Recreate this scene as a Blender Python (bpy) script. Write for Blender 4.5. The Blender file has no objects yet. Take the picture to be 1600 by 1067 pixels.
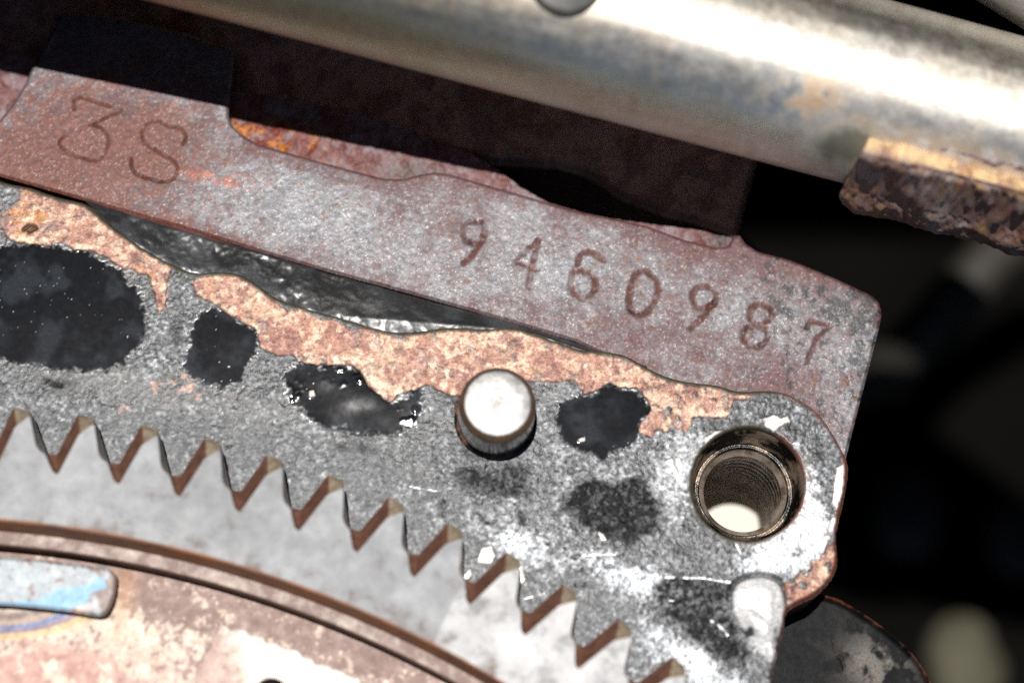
import bpy, math
import numpy as np
from mathutils import Matrix, Vector

# ------------------------------------------------------------------ camera
# Lengths below are millimetres (MM converts to metres).  The block's mating
# face lies in the plane z = 0 and z grows towards the photographer.
MM = 0.001
F, W, H = 3960.0, 1600.0, 1067.0            # focal length and frame in pixels of the photograph
DIST = 337.0
SUN_T = (-0.055, 0.085)                        # sun direction: right / up per unit of height
down_c = np.array([-150.0, -1067.0, -3960.0]); down_c /= np.linalg.norm(down_c)
zc = -down_c
xc = np.array([1.0, 0, 0]) - zc * zc[0]; xc /= np.linalg.norm(xc)
yc = np.cross(zc, xc)
R = np.stack([xc, yc, zc])                  # camera -> world
CAM = -(R @ np.array([0, 0, -1.0])) * DIST

sc = bpy.context.scene
col = sc.collection
cam_d = bpy.data.cameras.new('camera')
cam = bpy.data.objects.new('camera', cam_d); col.objects.link(cam)
cam_d.sensor_fit = 'HORIZONTAL'; cam_d.sensor_width = 36.0; cam_d.lens = F / W * 36.0
cam_d.clip_start = 0.005; cam_d.clip_end = 20.0
M4 = Matrix([list(R[i]) + [CAM[i] * MM] for i in range(3)] + [[0, 0, 0, 1]])
cam.matrix_world = M4
cam_d.dof.use_dof = True
cam_d.dof.focus_distance = (DIST + 1.0) * MM
cam_d.dof.aperture_fstop = 7.2
sc.camera = cam

# ------------------------------------------------------------------ light
sun_vec = Vector((SUN_T[0], SUN_T[1], 1.0)).normalized()
elev = math.asin(sun_vec.z); azim = math.atan2(sun_vec.x, sun_vec.y)
wd = bpy.data.worlds.new('World'); sc.world = wd; wd.use_nodes = True
nt = wd.node_tree; bg = nt.nodes['Background']
sky = nt.nodes.new('ShaderNodeTexSky'); sky.sky_type = 'NISHITA'; sky.sun_disc = False
sky.sun_elevation = elev; sky.sun_rotation = azim
sky.air_density = 0.7; sky.dust_density = 0.4; sky.ozone_density = 0.6
nt.links.new(sky.outputs[0], bg.inputs[0]); bg.inputs[1].default_value = 0.05
sl = bpy.data.lights.new('sun', 'SUN'); sl.energy = 5.0; sl.angle = math.radians(0.55); sl.color = (1.0, 0.965, 0.93)
so = bpy.data.objects.new('sun', sl); col.objects.link(so)
so.rotation_euler = sun_vec.to_track_quat('Z', 'Y').to_euler()
sc.view_settings.view_transform = 'Standard'; sc.view_settings.look = 'None'
sc.view_settings.exposure = 0.12; sc.view_settings.gamma = 1.0
sc.cycles.use_denoising = False
sc.cycles.max_bounces = 6
sc.cycles.sample_clamp_indirect = 4.0

# ------------------------------------------------------------------ helpers
def unp(u, v, z):
    """pixel of the photograph -> x, y on the plane at height z (mm)"""
    u = np.asarray(u, float); v = np.asarray(v, float)
    d0, d1, d2 = u - W / 2, -(v - H / 2), np.full(np.broadcast(u, v).shape, -F)
    dx = R[0, 0] * d0 + R[0, 1] * d1 + R[0, 2] * d2
    dy = R[1, 0] * d0 + R[1, 1] * d1 + R[1, 2] * d2
    dz = R[2, 0] * d0 + R[2, 1] * d1 + R[2, 2] * d2
    t = (z - CAM[2]) / dz
    return CAM[0] + t * dx, CAM[1] + t * dy

def proj(x, y, z):
    p = np.stack(np.broadcast_arrays(x - CAM[0], y - CAM[1], z - CAM[2]), -1).astype(float) @ R
    return W / 2 - F * p[..., 0] / p[..., 2], H / 2 + F * p[..., 1] / p[..., 2]

def lin(r, g, b):
    f = lambda c: (c / 255 / 12.92) if c <= 10 else ((c / 255 + 0.055) / 1.055) ** 2.4
    return np.array([f(r), f(g), f(b)])

def hash2(ix, iy, seed):
    h = (ix.astype(np.int64) * 374761393 + iy.astype(np.int64) * 668265263 + seed * 1442695041) & 0xFFFFFFFF
    h = ((h ^ (h >> 13)) * 1274126177) & 0xFFFFFFFF
    h = (h ^ (h >> 16)) & 0xFFFFFFFF
    return h / 4294967295.0

def vnoise(x, y, seed=0):
    ix = np.floor(x); iy = np.floor(y); fx = x - ix; fy = y - iy
    fx = fx * fx * fx * (fx * (fx * 6 - 15) + 10); fy = fy * fy * fy * (fy * (fy * 6 - 15) + 10)
    a = hash2(ix, iy, seed); b = hash2(ix + 1, iy, seed); c = hash2(ix, iy + 1, seed); d = hash2(ix + 1, iy + 1, seed)
    return (a + (b - a) * fx) * (1 - fy) + (c + (d - c) * fx) * fy

def fbm(u, v, size, octv=4, seed=0, gain=0.55):
    """0..1 noise, first octave 'size' pixels across"""
    x = u / size; y = v / size; s = 0; a = 1.0; t = 0
    for k in range(octv):
        c, n = math.cos(0.7 * k + 0.3), math.sin(0.7 * k + 0.3)
        s = s + a * vnoise(c * x - n * y + 17.3 * k, n * x + c * y - 9.1 * k, seed + 31 * k); t += a
        a *= gain; x = x * 2.03; y = y * 2.03
    return s / t

def sstep(a, b, x):
    t = np.clip((x - a) / (b - a), 0, 1); return t * t * (3 - 2 * t)

def seg_dist(u, v, pts, closed=False):
    d = np.full(u.shape, 1e9); n = len(pts)
    for i in range(n if closed else n - 1):
        ax, ay = pts[i]; bx, by = pts[(i + 1) % n]
        ex, ey = bx - ax, by - ay; L = ex * ex + ey * ey + 1e-9
        t = np.clip(((u - ax) * ex + (v - ay) * ey) / L, 0, 1)
        d = np.minimum(d, (u - ax - t * ex) ** 2 + (v - ay - t * ey) ** 2)
    return np.sqrt(d)

def poly_sd(u, v, pts):
    """signed distance (px), negative inside"""
    d = seg_dist(u, v, pts, True); ins = np.zeros(u.shape, bool); n = len(pts)
    for i in range(n):
        ax, ay = pts[i]; bx, by = pts[(i + 1) % n]
        c = ((ay > v) != (by > v)) & (u < (bx - ax) * (v - ay) / ((by - ay) if by != ay else 1e-9) + ax)
        ins ^= c
    return np.where(ins, -d, d)

def patch(u, v, pts, soft=2.0, rough=0.0, rs=14.0, seed=0, octv=3, margin=60):
    """soft-edged mask 0..1 of a polygon, its border roughened by noise"""
    P = np.array(pts, float); m = np.zeros(u.shape)
    box = (u > P[:, 0].min() - margin) & (u < P[:, 0].max() + margin) & (v > P[:, 1].min() - margin) & (v < P[:, 1].max() + margin)
    if not box.any(): return m
    uu, vv = u[box], v[box]
    s = poly_sd(uu, vv, pts)
    if rough: s = s + rough * 2 * (fbm(uu, vv, rs, octv, seed) - 0.5)
    m[box] = sstep(soft, -soft, s); return m

def blob(u, v, cu, cv, ru, rv=None, ang=0.0):
    rv = rv or ru; c, s = math.cos(math.radians(ang)), math.sin(math.radians(ang))
    a = ((u - cu) * c + (v - cv) * s) / ru; b = (-(u - cu) * s + (v - cv) * c) / rv
    return np.exp(-(a * a + b * b))

def smooth_poly(pts, n=4, closed=True):
    """Catmull-Rom through the points"""
    P = np.array(pts, float); N = len(P); out = []
    for i in range(N if closed else N - 1):
        g = lambda k: P[k % N] if closed else P[min(max(k, 0), N - 1)]
        p0, p1, p2, p3 = g(i - 1), g(i), g(i + 1), g(i + 2)
        for t in np.arange(n) / n:
            out.append(0.5 * ((2 * p1) + (-p0 + p2) * t + (2 * p0 - 5 * p1 + 4 * p2 - p3) * t * t + (-p0 + 3 * p1 - 3 * p2 + p3) * t ** 3))
    if not closed: out.append(P[-1])
    return [tuple(q) for q in out]

def mix(c, col_, m):
    return c + (np.asarray(col_) - c) * m[..., None]

def mesh_np(name, co, faces, mat, parent=None, smooth=True, cols=None, pars=None):
    """co (n,3) in mm, faces list/array of quads (or ragged list)"""
    me = bpy.data.meshes.new(name)
    co = np.asarray(co, np.float64) * MM
    if isinstance(faces, np.ndarray):
        n, k = faces.shape
        me.vertices.add(len(co)); me.vertices.foreach_set('co', co.astype(np.float32).ravel())
        me.loops.add(n * k); me.loops.foreach_set('vertex_index', faces.astype(np.int32).ravel())
        me.polygons.add(n); me.polygons.foreach_set('loop_start', (np.arange(n) * k).astype(np.int32))
        me.update(calc_edges=True)
    else:
        me.from_pydata([tuple(c) for c in co], [], faces); me.update()
    me.polygons.foreach_set('use_smooth', np.full(len(me.polygons), smooth))
    if cols is not None:
        a = me.attributes.new('col', 'FLOAT_COLOR', 'POINT')
        a.data.foreach_set('color', np.concatenate([cols, np.ones((len(cols), 1))], 1).astype(np.float32).ravel())
    if pars is not None:
        a = me.attributes.new('par', 'FLOAT_COLOR', 'POINT')
        if pars.shape[1] == 3: pars = np.concatenate([pars, np.full((len(pars), 1), 0.5)], 1)
        a.data.foreach_set('color', pars.astype(np.float32).ravel())
    me.materials.append(mat); me.validate()
    o = bpy.data.objects.new(name, me); col.objects.link(o)
    if parent is not None: o.parent = parent
    return o

def empty(name, label=None, cat=None, loc=(0, 0, 0), group=None):
    o = bpy.data.objects.new(name, None); col.objects.link(o); o.location = [c * MM for c in loc]
    o.empty_display_size = 0.005
    if label: o['label'] = label
    if cat: o['category'] = cat
    if group: o['group'] = group
    return o

def field(name, box, step, z0, sdf, surf, mat, parent, zbot, skirt_col=None):
    """surface sheet over the region sdf<0 of the plane z0, with relief, and a skirt down to zbot.
    surf(u, v, sd) -> dz (mm), colour (n,3), params (n,3: roughness, grain, metallic)"""
    u = np.arange(box[0], box[1] + step, step); v = np.arange(box[2], box[3] + step, step)
    U, V = np.meshgrid(u, v); sd = sdf(U, V)
    gv, gu = np.gradient(sd, step); g2 = np.maximum(gu * gu + gv * gv, 0.2)
    ins = sd < 0
    q = ins[:-1, :-1] | ins[1:, :-1] | ins[:-1, 1:] | ins[1:, 1:]
    out = (~ins)
    U = np.where(out, U - np.clip(sd, 0, 2 * step) * gu / g2, U); V = np.where(out, V - np.clip(sd, 0, 2 * step) * gv / g2, V)
    sd = np.where(out, 0.0, sd)
    nv, nu = U.shape
    idx = np.arange(nu * nv).reshape(nv, nu)
    f = np.stack([idx[1:, :-1][q], idx[1:, 1:][q], idx[:-1, 1:][q], idx[:-1, :-1][q]], 1)
    used = np.zeros(nu * nv, bool); used[f.ravel()] = True
    remap = np.cumsum(used) - 1; f = remap[f]
    u1, v1, s1 = U.ravel()[used], V.ravel()[used], sd.ravel()[used]
    dz, c, p = surf(u1, v1, s1)
    x, y = unp(u1, v1, z0); n = len(x)
    co = np.stack([x, y, z0 + dz], 1)
    e = np.concatenate([f[:, [0, 1]], f[:, [1, 2]], f[:, [2, 3]], f[:, [3, 0]]])
    key = np.sort(e, 1); key = key[:, 0].astype(np.int64) * n + key[:, 1]
    uq, inv, cnt = np.unique(key, return_inverse=True, return_counts=True)
    be = e[cnt[inv] == 1]
    bv = np.unique(be); m2 = np.full(n, -1); m2[bv] = n + np.arange(len(bv)); m3 = m2 + len(bv)
    top = co[bv].copy(); bot = co[bv].copy(); bot[:, 2] = zbot
    co = np.concatenate([co, top, bot])
    sk = np.stack([be[:, 1], be[:, 0], m3[be[:, 0]], m3[be[:, 1]]], 1)
    sk[:, 0] = m2[be[:, 1]]; sk[:, 1] = m2[be[:, 0]]
    sc_ = c[bv] if skirt_col is None else np.tile(np.asarray(skirt_col), (len(bv), 1))
    c = np.concatenate([c, sc_, sc_]); p = np.concatenate([p, p[bv], p[bv]])
    return mesh_np(name, co, np.concatenate([f, sk]), mat, parent, True, np.clip(c, 0, 1), np.clip(p, 0, 2))

# ------------------------------------------------------------------ materials
def cast_material(name, fine=4.0, bump_mm=0.10, colvar=0.35, spec=0.5, rough2=0.12):
    """colour, roughness, grain and metalness come from the surface's own attributes; noise adds grain"""
    m = bpy.data.materials.new(name); m.use_nodes = True; n = m.node_tree; N = n.nodes; L = n.links
    b = N['Principled BSDF']
    ac = N.new('ShaderNodeAttribute'); ac.attribute_name = 'col'
    ap = N.new('ShaderNodeAttribute'); ap.attribute_name = 'par'
    sep = N.new('ShaderNodeSeparateColor'); L.new(ap.outputs['Color'], sep.inputs[0])
    geo = N.new('ShaderNodeNewGeometry')
    sc_ = N.new('ShaderNodeVectorMath'); sc_.operation = 'SCALE'; sc_.inputs[3].default_value = 1000.0
    L.new(geo.outputs['Position'], sc_.inputs[0])
    def noise(scale, detail, rough=0.6):
        t = N.new('ShaderNodeTexNoise'); t.inputs['Scale'].default_value = scale; t.inputs['Detail'].default_value = detail
        t.inputs['Roughness'].default_value = rough; L.new(sc_.outputs[0], t.inputs['Vector']); return t
    n1 = noise(fine, 3.0, 0.7); n2 = noise(fine * 2.3, 2.0, 0.6); n3 = noise(fine * 0.35, 3.0)
    mr = N.new('ShaderNodeMapRange'); mr.inputs[1].default_value = 0.25; mr.inputs[2].default_value = 0.75
    mr.inputs[3].default_value = 1 - colvar; mr.inputs[4].default_value = 1 + colvar
    L.new(n1.outputs[0], mr.inputs[0])
    mul = N.new('ShaderNodeVectorMath'); mul.operation = 'SCALE'
    L.new(ac.outputs['Color'], mul.inputs[0]); L.new(mr.outputs[0], mul.inputs[3])
    L.new(mul.outputs[0], b.inputs['Base Color'])
    ra = N.new('ShaderNodeMapRange'); ra.inputs[1].default_value = 0.3; ra.inputs[2].default_value = 0.7
    ra.inputs[3].default_value = -rough2; ra.inputs[4].default_value = rough2; L.new(n3.outputs[0], ra.inputs[0])
    rr = N.new('ShaderNodeMath'); rr.operation = 'ADD'; rr.use_clamp = True
    L.new(sep.outputs[0], rr.inputs[0])
    rm = N.new('ShaderNodeMath'); rm.operation = 'MULTIPLY'; L.new(ra.outputs[0], rm.inputs[0]); L.new(sep.outputs[0], rm.inputs[1])
    L.new(rm.outputs[0], rr.inputs[1]); L.new(rr.outputs[0], b.inputs['Roughness'])
    L.new(sep.outputs[2], b.inputs['Metallic'])
    L.new(ap.outputs['Alpha'], b.inputs['Specular IOR Level'])
    ad = N.new('ShaderNodeMath'); ad.operation = 'MULTIPLY_ADD'; ad.inputs[1].default_value = 0.5
    L.new(n2.outputs[0], ad.inputs[0]); L.new(n1.outputs[0], ad.inputs[2])
    bp = N.new('ShaderNodeBump'); bp.inputs['Distance'].default_value = bump_mm * MM
    L.new(ad.outputs[0], bp.inputs['Height']); L.new(sep.outputs[1], bp.inputs['Strength'])
    L.new(bp.outputs[0], b.inputs['Normal'])
    return m

def plain_material(name, c1, c2, rough, metal=0.0, scale=1.5, bump=0.0, bump_scale=5.0, spec=0.5, lo=0.35, hi=0.65):
    m = bpy.data.materials.new(name); m.use_nodes = True; n = m.node_tree; N = n.nodes; L = n.links
    b = N['Principled BSDF']; geo = N.new('ShaderNodeNewGeometry')
    s = N.new('ShaderNodeVectorMath'); s.operation = 'SCALE'; s.inputs[3].default_value = 1000.0
    L.new(geo.outputs['Position'], s.inputs[0])
    t = N.new('ShaderNodeTexNoise'); t.inputs['Scale'].default_value = scale; t.inputs['Detail'].default_value = 5.0; t.inputs['Roughness'].default_value = 0.65
    L.new(s.outputs[0], t.inputs['Vector'])
    r = N.new('ShaderNodeValToRGB'); r.color_ramp.elements[0].position = lo; r.color_ramp.elements[1].position = hi
    r.color_ramp.elements[0].color = (*c1, 1); r.color_ramp.elements[1].color = (*c2, 1)
    L.new(t.outputs[0], r.inputs[0]); L.new(r.outputs[0], b.inputs['Base Color'])
    b.inputs['Roughness'].default_value = rough; b.inputs['Metallic'].default_value = metal; b.inputs['Specular IOR Level'].default_value = spec
    if bump:
        t2 = N.new('ShaderNodeTexNoise'); t2.inputs['Scale'].default_value = bump_scale; t2.inputs['Detail'].default_value = 3.0
        L.new(s.outputs[0], t2.inputs['Vector'])
        bp = N.new('ShaderNodeBump'); bp.inputs['Distance'].default_value = bump * MM; bp.inputs['Strength'].default_value = 0.7
        L.new(t2.outputs[0], bp.inputs['Height']); L.new(bp.outputs[0], b.inputs['Normal'])
    return m

M_pad = cast_material('cast_iron_pad', fine=3.6, bump_mm=0.075, colvar=0.38)
M_face = cast_material('painted_mating_face', fine=3.0, bump_mm=0.11, colvar=0.45, spec=0.7)
M_steel = cast_material('worn_steel', fine=1.6, bump_mm=0.05, colvar=0.12)
M_wall = cast_material('shaded_casting', fine=2.5, bump_mm=0.2, colvar=0.45)

# ================================================================== ENGINE BLOCK
block = empty('engine_block', 'rusty cast iron engine block corner with stamped numbers above a flaking black face', 'engine block', (0, 0, -30))
block_off = Matrix.Translation((0, 0, 30 * MM))
def to_block(o, parent=block):
    o.parent = parent
    if parent is block: o.matrix_parent_inverse = block_off
    return o

Z_PAD = -2.6
# ---- number pad ---------------------------------------------------
pad_top = [(0, 186), (22, 158), (40, 128), (52, 102), (75, 60), (95, 20), (170, 25), (300, 55), (366, 78), (362, 120), (357, 165), (357, 182), (364, 197), (380, 211), (402, 224), (450, 238), (500, 252), (560, 268),
           (598, 278), (630, 279), (655, 272), (680, 268), (705, 272), (760, 288), (830, 308), (900, 329), (960, 341), (1010, 352), (1070, 374), (1120, 386), (1138, 384), (1146, 368),
           (1156, 367), (1166, 381), (1185, 393), (1230, 404), (1300, 432), (1345, 453), (1364, 462), (1374, 473), (1378, 490), (1374, 512), (1352, 598), (1340, 644), (1325, 705), (1300, 800)]
pad_bot = [(1200, 800), (1100, 650), (1000, 580), (900, 533), (800, 503), (640, 458), (520, 426), (400, 391), (280, 354), (150, 318), (60, 292), (0, 275), (-120, 245), (-120, 300 - 90)]
pad_poly = pad_top + pad_bot
STROKES = [
    (smooth_poly([(116, 172), (121, 152), (179, 169), (191, 171)], 3, False), 1.7, 0),
    ([(191, 171), (184, 175), (146, 194)], 1.7, 0),
    (smooth_poly([(139, 195), (154, 198), (166, 208), (169, 224), (163, 240), (151, 251), (131, 248), (110, 241), (95, 229), (93, 221), (105, 209)], 4, False), 1.7, 0),
    (smooth_poly([(286, 226), (290, 213), (281, 200), (262, 197), (249, 190), (235, 190), (223, 201), (222, 213), (228, 224), (249, 238), (272, 252), (277, 265), (270, 280), (255, 284), (232, 279), (213, 272), (205, 258), (205, 247)], 4, False), 2.0, 0),
    (smooth_poly([(741, 347), (755, 351), (758, 363), (752, 378), (739, 380), (727, 374), (723, 362), (727, 350)], 4), 3.3, 1),
    ([(752, 378), (740, 397), (724, 412)], 3.0, 1),
    ([(841, 376), (822, 392), (806, 409), (828, 417), (839, 421)], 3.0, 1),
    ([(841, 376), (835, 401), (830, 420), (826, 450)], 3.2, 1),
    (smooth_poly([(944, 407), (935, 399), (917, 394), (908, 398), (902, 413), (894, 430), (891, 446), (896, 458), (911, 466), (924, 460), (931, 448), (929, 434), (917, 424), (903, 423)], 4, False), 3.2, 1),
    (smooth_poly([(1005, 422), (1016, 428), (1026, 440), (1028, 454), (1023, 470), (1016, 484), (1000, 493), (985, 484), (983, 467), (987, 445), (994, 430)], 4), 3.6, 1),
    (smooth_poly([(1096, 447), (1112, 452), (1120, 461), (1116, 474), (1102, 482), (1087, 479), (1081, 465), (1086, 453)], 4), 3.3, 1),
    ([(1115, 474), (1095, 500), (1077, 514)], 3.4, 1),
    (smooth_poly([(1189, 475), (1204, 483), (1205, 498), (1182, 508), (1168, 511), (1160, 521), (1165, 535), (1182, 542), (1198, 533), (1198, 516), (1182, 508), (1172, 495), (1175, 481)], 4), 3.2, 1),
    ([(1261, 512), (1266, 502), (1300, 510), (1277, 526), (1270, 545), (1261, 566)], 2.6, 1)]

def pad_surf(u, v, sd):
    n = len(u)
    big = fbm(u, v, 120, 4, 3); med = fbm(u, v, 26, 4, 5); fin = fbm(u, v, 7, 3, 9)
    grey = lin(112, 118, 123); lgrey = lin(140, 146, 151)
    red = lin(110, 76, 75); orr = lin(136, 84, 64); dk = lin(46, 50, 54)
    c = np.tile(grey, (n, 1)); c = mix(c, lgrey, sstep(0.35, 0.65, 0.5 * fbm(u, v, 40, 4, 21) + 0.5 * fbm(u, v, 5.5, 2, 22)))
    # rust film: strong on the left, along the upper edge, lower middle
    edge_top = np.exp(-np.maximum(-sd, 0) / 22.0) * (v < 330 + 0.27 * (u - 700)) * (u > 380)
    rz = 0.95 * blob(u, v, 190, 215, 190, 95, 12) + 0.8 * blob(u, v, 60, 250, 120, 60) + 0.55 * blob(u, v, 1000, 525, 220, 45, 14) + 0.45 * blob(u, v, 640, 330, 260, 40, 16) + 0.8 * edge_top \
        + 0.5 * blob(u, v, 1220, 600, 60, 40) + 0.45 * blob(u, v, 1100, 390, 160, 30, 18) + 0.20 - 0.75 * blob(u, v, 480, 310, 140, 55, 16) - 0.35 * blob(u, v, 850, 420, 120, 50, 16) - 0.3 * blob(u, v, 800, 330, 70, 40, 16)
    line_d = np.abs((v - 292) - (u - 60) * 0.291)
    rz = rz + 0.9 * np.exp(-line_d / 9) * sstep(480, 330, u) + 0.35 * np.exp(-line_d / 12)
    wn = hash2(np.floor(u / 1.9), np.floor(v / 1.9), 5); f4 = fbm(u, v, 4.6, 2, 15)
    r = sstep(0.24, 0.74, 0.34 * med + 0.26 * fin + 0.30 * f4 + 0.42 * (rz - 0.35) + 0.10 * (big - 0.5))
    c = mix(c, red, r * 0.9)
    o = sstep(0.60, 0.74, fbm(u, v, 15, 3, 44) * 0.7 + 0.42 * rz) * sstep(420, 250, u)
    c = mix(c, orr, o * 0.55)
    ro = blob(u, v, 345, 280, 60, 9, 8) * sstep(0.45, 0.6, fin); c = mix(c, lin(190, 120, 100), np.clip(ro * 1.2, 0, 0.8))
    # dark paint speckle near the right-hand end
    s = sstep(0.53, 0.68, fbm(u, v, 11, 3, 61) + 0.35 * (blob(u, v, 1322, 480, 52, 26, 20) + blob(u, v, 1345, 560, 16, 70, 12) + 0.6 * blob(u, v, 1215, 470, 60, 30)) - 0.08) * sstep(1080, 1250, u)
    c = mix(c, dk, s * 0.85)
    # tiny rust pits
    pit = sstep(0.80, 0.86, vnoise(u / 6.0, v / 6.0, 77)) * (vnoise(u / 30, v / 30, 78) > 0.55)
    c = mix(c, lin(120, 78, 36), pit * 0.6)
    c = c * (0.38 + 0.42 * f4)[:, None] * np.array([1.07, 0.97, 0.96])
    dz = (med - 0.5) * 0.06 + (fin - 0.5) * 0.05 + (f4 - 0.5) * 0.06 + (wn - 0.5) * 0.04
    dg = np.zeros(n)
    for pts, w, kind in STROKES:
        P = np.array(pts); b = (u > P[:, 0].min() - 14) & (u < P[:, 0].max() + 14) & (v > P[:, 1].min() - 14) & (v < P[:, 1].max() + 14)
        uu, vv = u[b], v[b]
        d = seg_dist(uu + (2.2 + 2.5 * kind) * (fin[b] - 0.5), vv + (2.2 + 2.5 * kind) * (f4[b] - 0.5), pts)
        brk = (0.5 if kind else 0.35) + (0.5 if kind else 0.65) * sstep(0.34, 0.60, 0.6 * fbm(uu, vv, 20, 3, 5 + kind) + 0.4 * f4[b])
        w = w * (0.78 if kind == 0 else 1.35)
        g = sstep(w * 1.45, w * (0.45 - 0.25 * kind), d) * brk
        dz[b] -= g * (0.28 if kind == 0 else 0.13)
        dg[b] = np.maximum(dg[b], g)
        halo = sstep(w * 2.4, w * 0.6, d)
        tgt = lin(74, 46, 32) if kind == 0 else lin(84, 50, 45)
        tg2 = mix(np.tile(tgt, (len(uu), 1)), lin(98, 54, 32), sstep(0.58, 0.78, fbm(uu, vv, 9, 2, 91)) * 0.7)
        tg2 = mix(tg2, lin(38, 29, 25), sstep(0.62, 0.75, fbm(uu, vv, 12, 2, 92)) * 0.8)
        c[b] = c[b] + (tg2 - c[b]) * (np.clip((0.80 - 0.10 * kind) * g + (0.24 + 0.10 * kind) * halo * brk, 0, 0.92) * (0.7 if P[:, 0].min() > 1250 else 1.0))[:, None]
    dz -= sstep(-5, 0, sd) ** 2 * 0.35                     # rounded arris
    par = np.stack([0.42 + 0.06 * r - 0.12 * (wn > 0.93), 0.6 + 0 * u, (0.2 - 0.14 * r) * (1 - dg), (0.5 - 0.22 * r + 0.45 * (wn > 0.93)) * (1 - 0.85 * dg)], 1)
    return dz, c, par
pad = field('number_pad', (-100, 1385, 15, 805), 1.9, Z_PAD, lambda u, v: np.maximum(poly_sd(u, v, pad_poly), 105 - np.hypot(u - 1169, v - 762)), pad_surf, M_pad, None, -24, lin(90, 58, 52))
to_block(pad)

# ---- mating face ---------------------------------------------------
HOLE = (1169.0, 756.0, 84.0)
face_top = [(-120, 235), (0, 279), (44, 289), (87, 304), (127, 313), (150, 326), (175, 349), (210, 374), (245, 396), (280, 414), (306, 422), (341, 421), (374, 425), (402, 441), (433, 463), (481, 478), (525, 491),
            (572, 504), (612, 514), (650, 515), (690, 508), (750, 510), (800, 508), (837, 518), (880, 533), (912, 543), (950, 546), (980, 553), (1007, 568), (1037, 583), (1075, 593), (1125, 599), (1152, 608), (1200, 607), (1237, 614),
            (1275, 638), (1300, 670), (1321, 707), (1327, 735), (1322, 772), (1314, 805), (1308, 840), (1311, 872), (1300, 905), (1272, 932), (1233, 952), (1226, 985), (1213, 1032), (1208, 1110), (1208, 1200)]
face_poly = smooth_poly(face_top, 3, False) + [(-120, 1200)]
orange1 = [(25, 287), (32, 300), (25, 317), (5, 334), (1, 352), (15, 372), (27, 378), (67, 383), (95, 381), (117, 389), (140, 392), (170, 402), (190, 422), (207, 424), (232, 428), (242, 457), (250, 487), (260, 480), (262, 440), (268, 412), (225, 382), (175, 352), (137, 320), (75, 306)]
orange2 = [(302, 441), (312, 434), (343, 430), (374, 433), (402, 451), (427, 470), (449, 487), (471, 482), (490, 495), (506, 500), (521, 498), (549, 517), (560, 514), (577, 509), (609, 526), (624, 528), (640, 520), (687, 512), (740, 515), (800, 513), (860, 528),
           (900, 540), (950, 551), (990, 563), (1030, 590), (1075, 601), (1120, 607), (1140, 612), (1178, 618), (1168, 625), (1145, 624), (1143, 640), (1135, 651), (1100, 652), (1082, 650), (1075, 678), (1062, 673), (1050, 660), (1042, 675), (1025, 669), (1020, 685),
           (997, 673), (1005, 658), (1020, 640), (1012, 625), (997, 605), (980, 606), (950, 599), (935, 608), (912, 614), (905, 603), (895, 594), (837, 596), (780, 602), (714, 618), (695, 612), (667, 600), (650, 608), (620, 618), (610, 629), (590, 615), (575, 605), (570, 585), (555, 570),
           (525, 570), (495, 569), (467, 563), (460, 553), (434, 556), (409, 543), (399, 511), (377, 501), (352, 487), (334, 471), (306, 461)]
orange3 = [(1312, 845), (1290, 862), (1262, 888), (1240, 903), (1226, 915), (1229, 955), (1275, 936), (1316, 905), (1320, 870)]
blacks = [  # polygon, darkness, lumpiness
    ([(-60, 385), (27, 380), (67, 384), (95, 384), (140, 395), (160, 405), (190, 428), (215, 450), (228, 485), (228, 515), (215, 545), (190, 570), (165, 580), (120, 580), (40, 568), (5, 560), (-60, 552)], 1.0, 0.15),
    ([(334, 478), (359, 495), (377, 506), (401, 512), (404, 542), (393, 567), (374, 595), (343, 606), (312, 600), (287, 573), (296, 545), (298, 507), (309, 489)], 1.0, 0.3),
    ([(471, 564), (506, 570), (568, 575), (584, 607), (615, 629), (656, 607), (660, 632), (646, 664), (615, 679), (568, 676), (521, 667), (477, 651), (449, 626), (443, 595), (452, 573)], 1.0, 1.0),
    ([(912, 615), (940, 606), (950, 600), (997, 608), (1015, 633), (1005, 658), (997, 683), (975, 705), (940, 715), (905, 705), (880, 683), (870, 653), (872, 630), (895, 620)], 1.0, 0.2),
    ([(890, 764), (906, 752), (952, 750), (999, 747), (1015, 767), (1034, 805), (1024, 830), (984, 846), (937, 836), (906, 817), (884, 796)], 0.72, 0.35),
    ([(706, 755), (718, 722), (765, 733), (827, 728), (834, 755), (815, 785), (777, 776), (734, 768)], 0.55, 0.5),
    ([(1037, 895), (1137, 912), (1132, 950), (1170, 1012), (1165, 1055), (1125, 1030), (1050, 975), (1007, 940), (1017, 912)], 0.55, 0.7),
    ([(690, 575), (716, 600), (722, 650), (740, 690), (715, 700), (706, 660), (704, 625)], 0.6, 0.6)]
arc_line = [(-100, 622), (0, 625), (100, 629), (200, 634), (300, 642), (430, 662), (540, 695), (640, 735), (740, 785), (840, 845), (930, 908), (1000, 958), (1060, 1002), (1130, 1052), (1170, 1085), (1200, 1120)]
bump_poly = smooth_poly([(1142, 935), (1150, 912), (1175, 901), (1202, 902), (1221, 916), (1226, 950), (1223, 990), (1212, 1035), (1188, 1020), (1170, 1000), (1150, 968)], 3)

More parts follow.
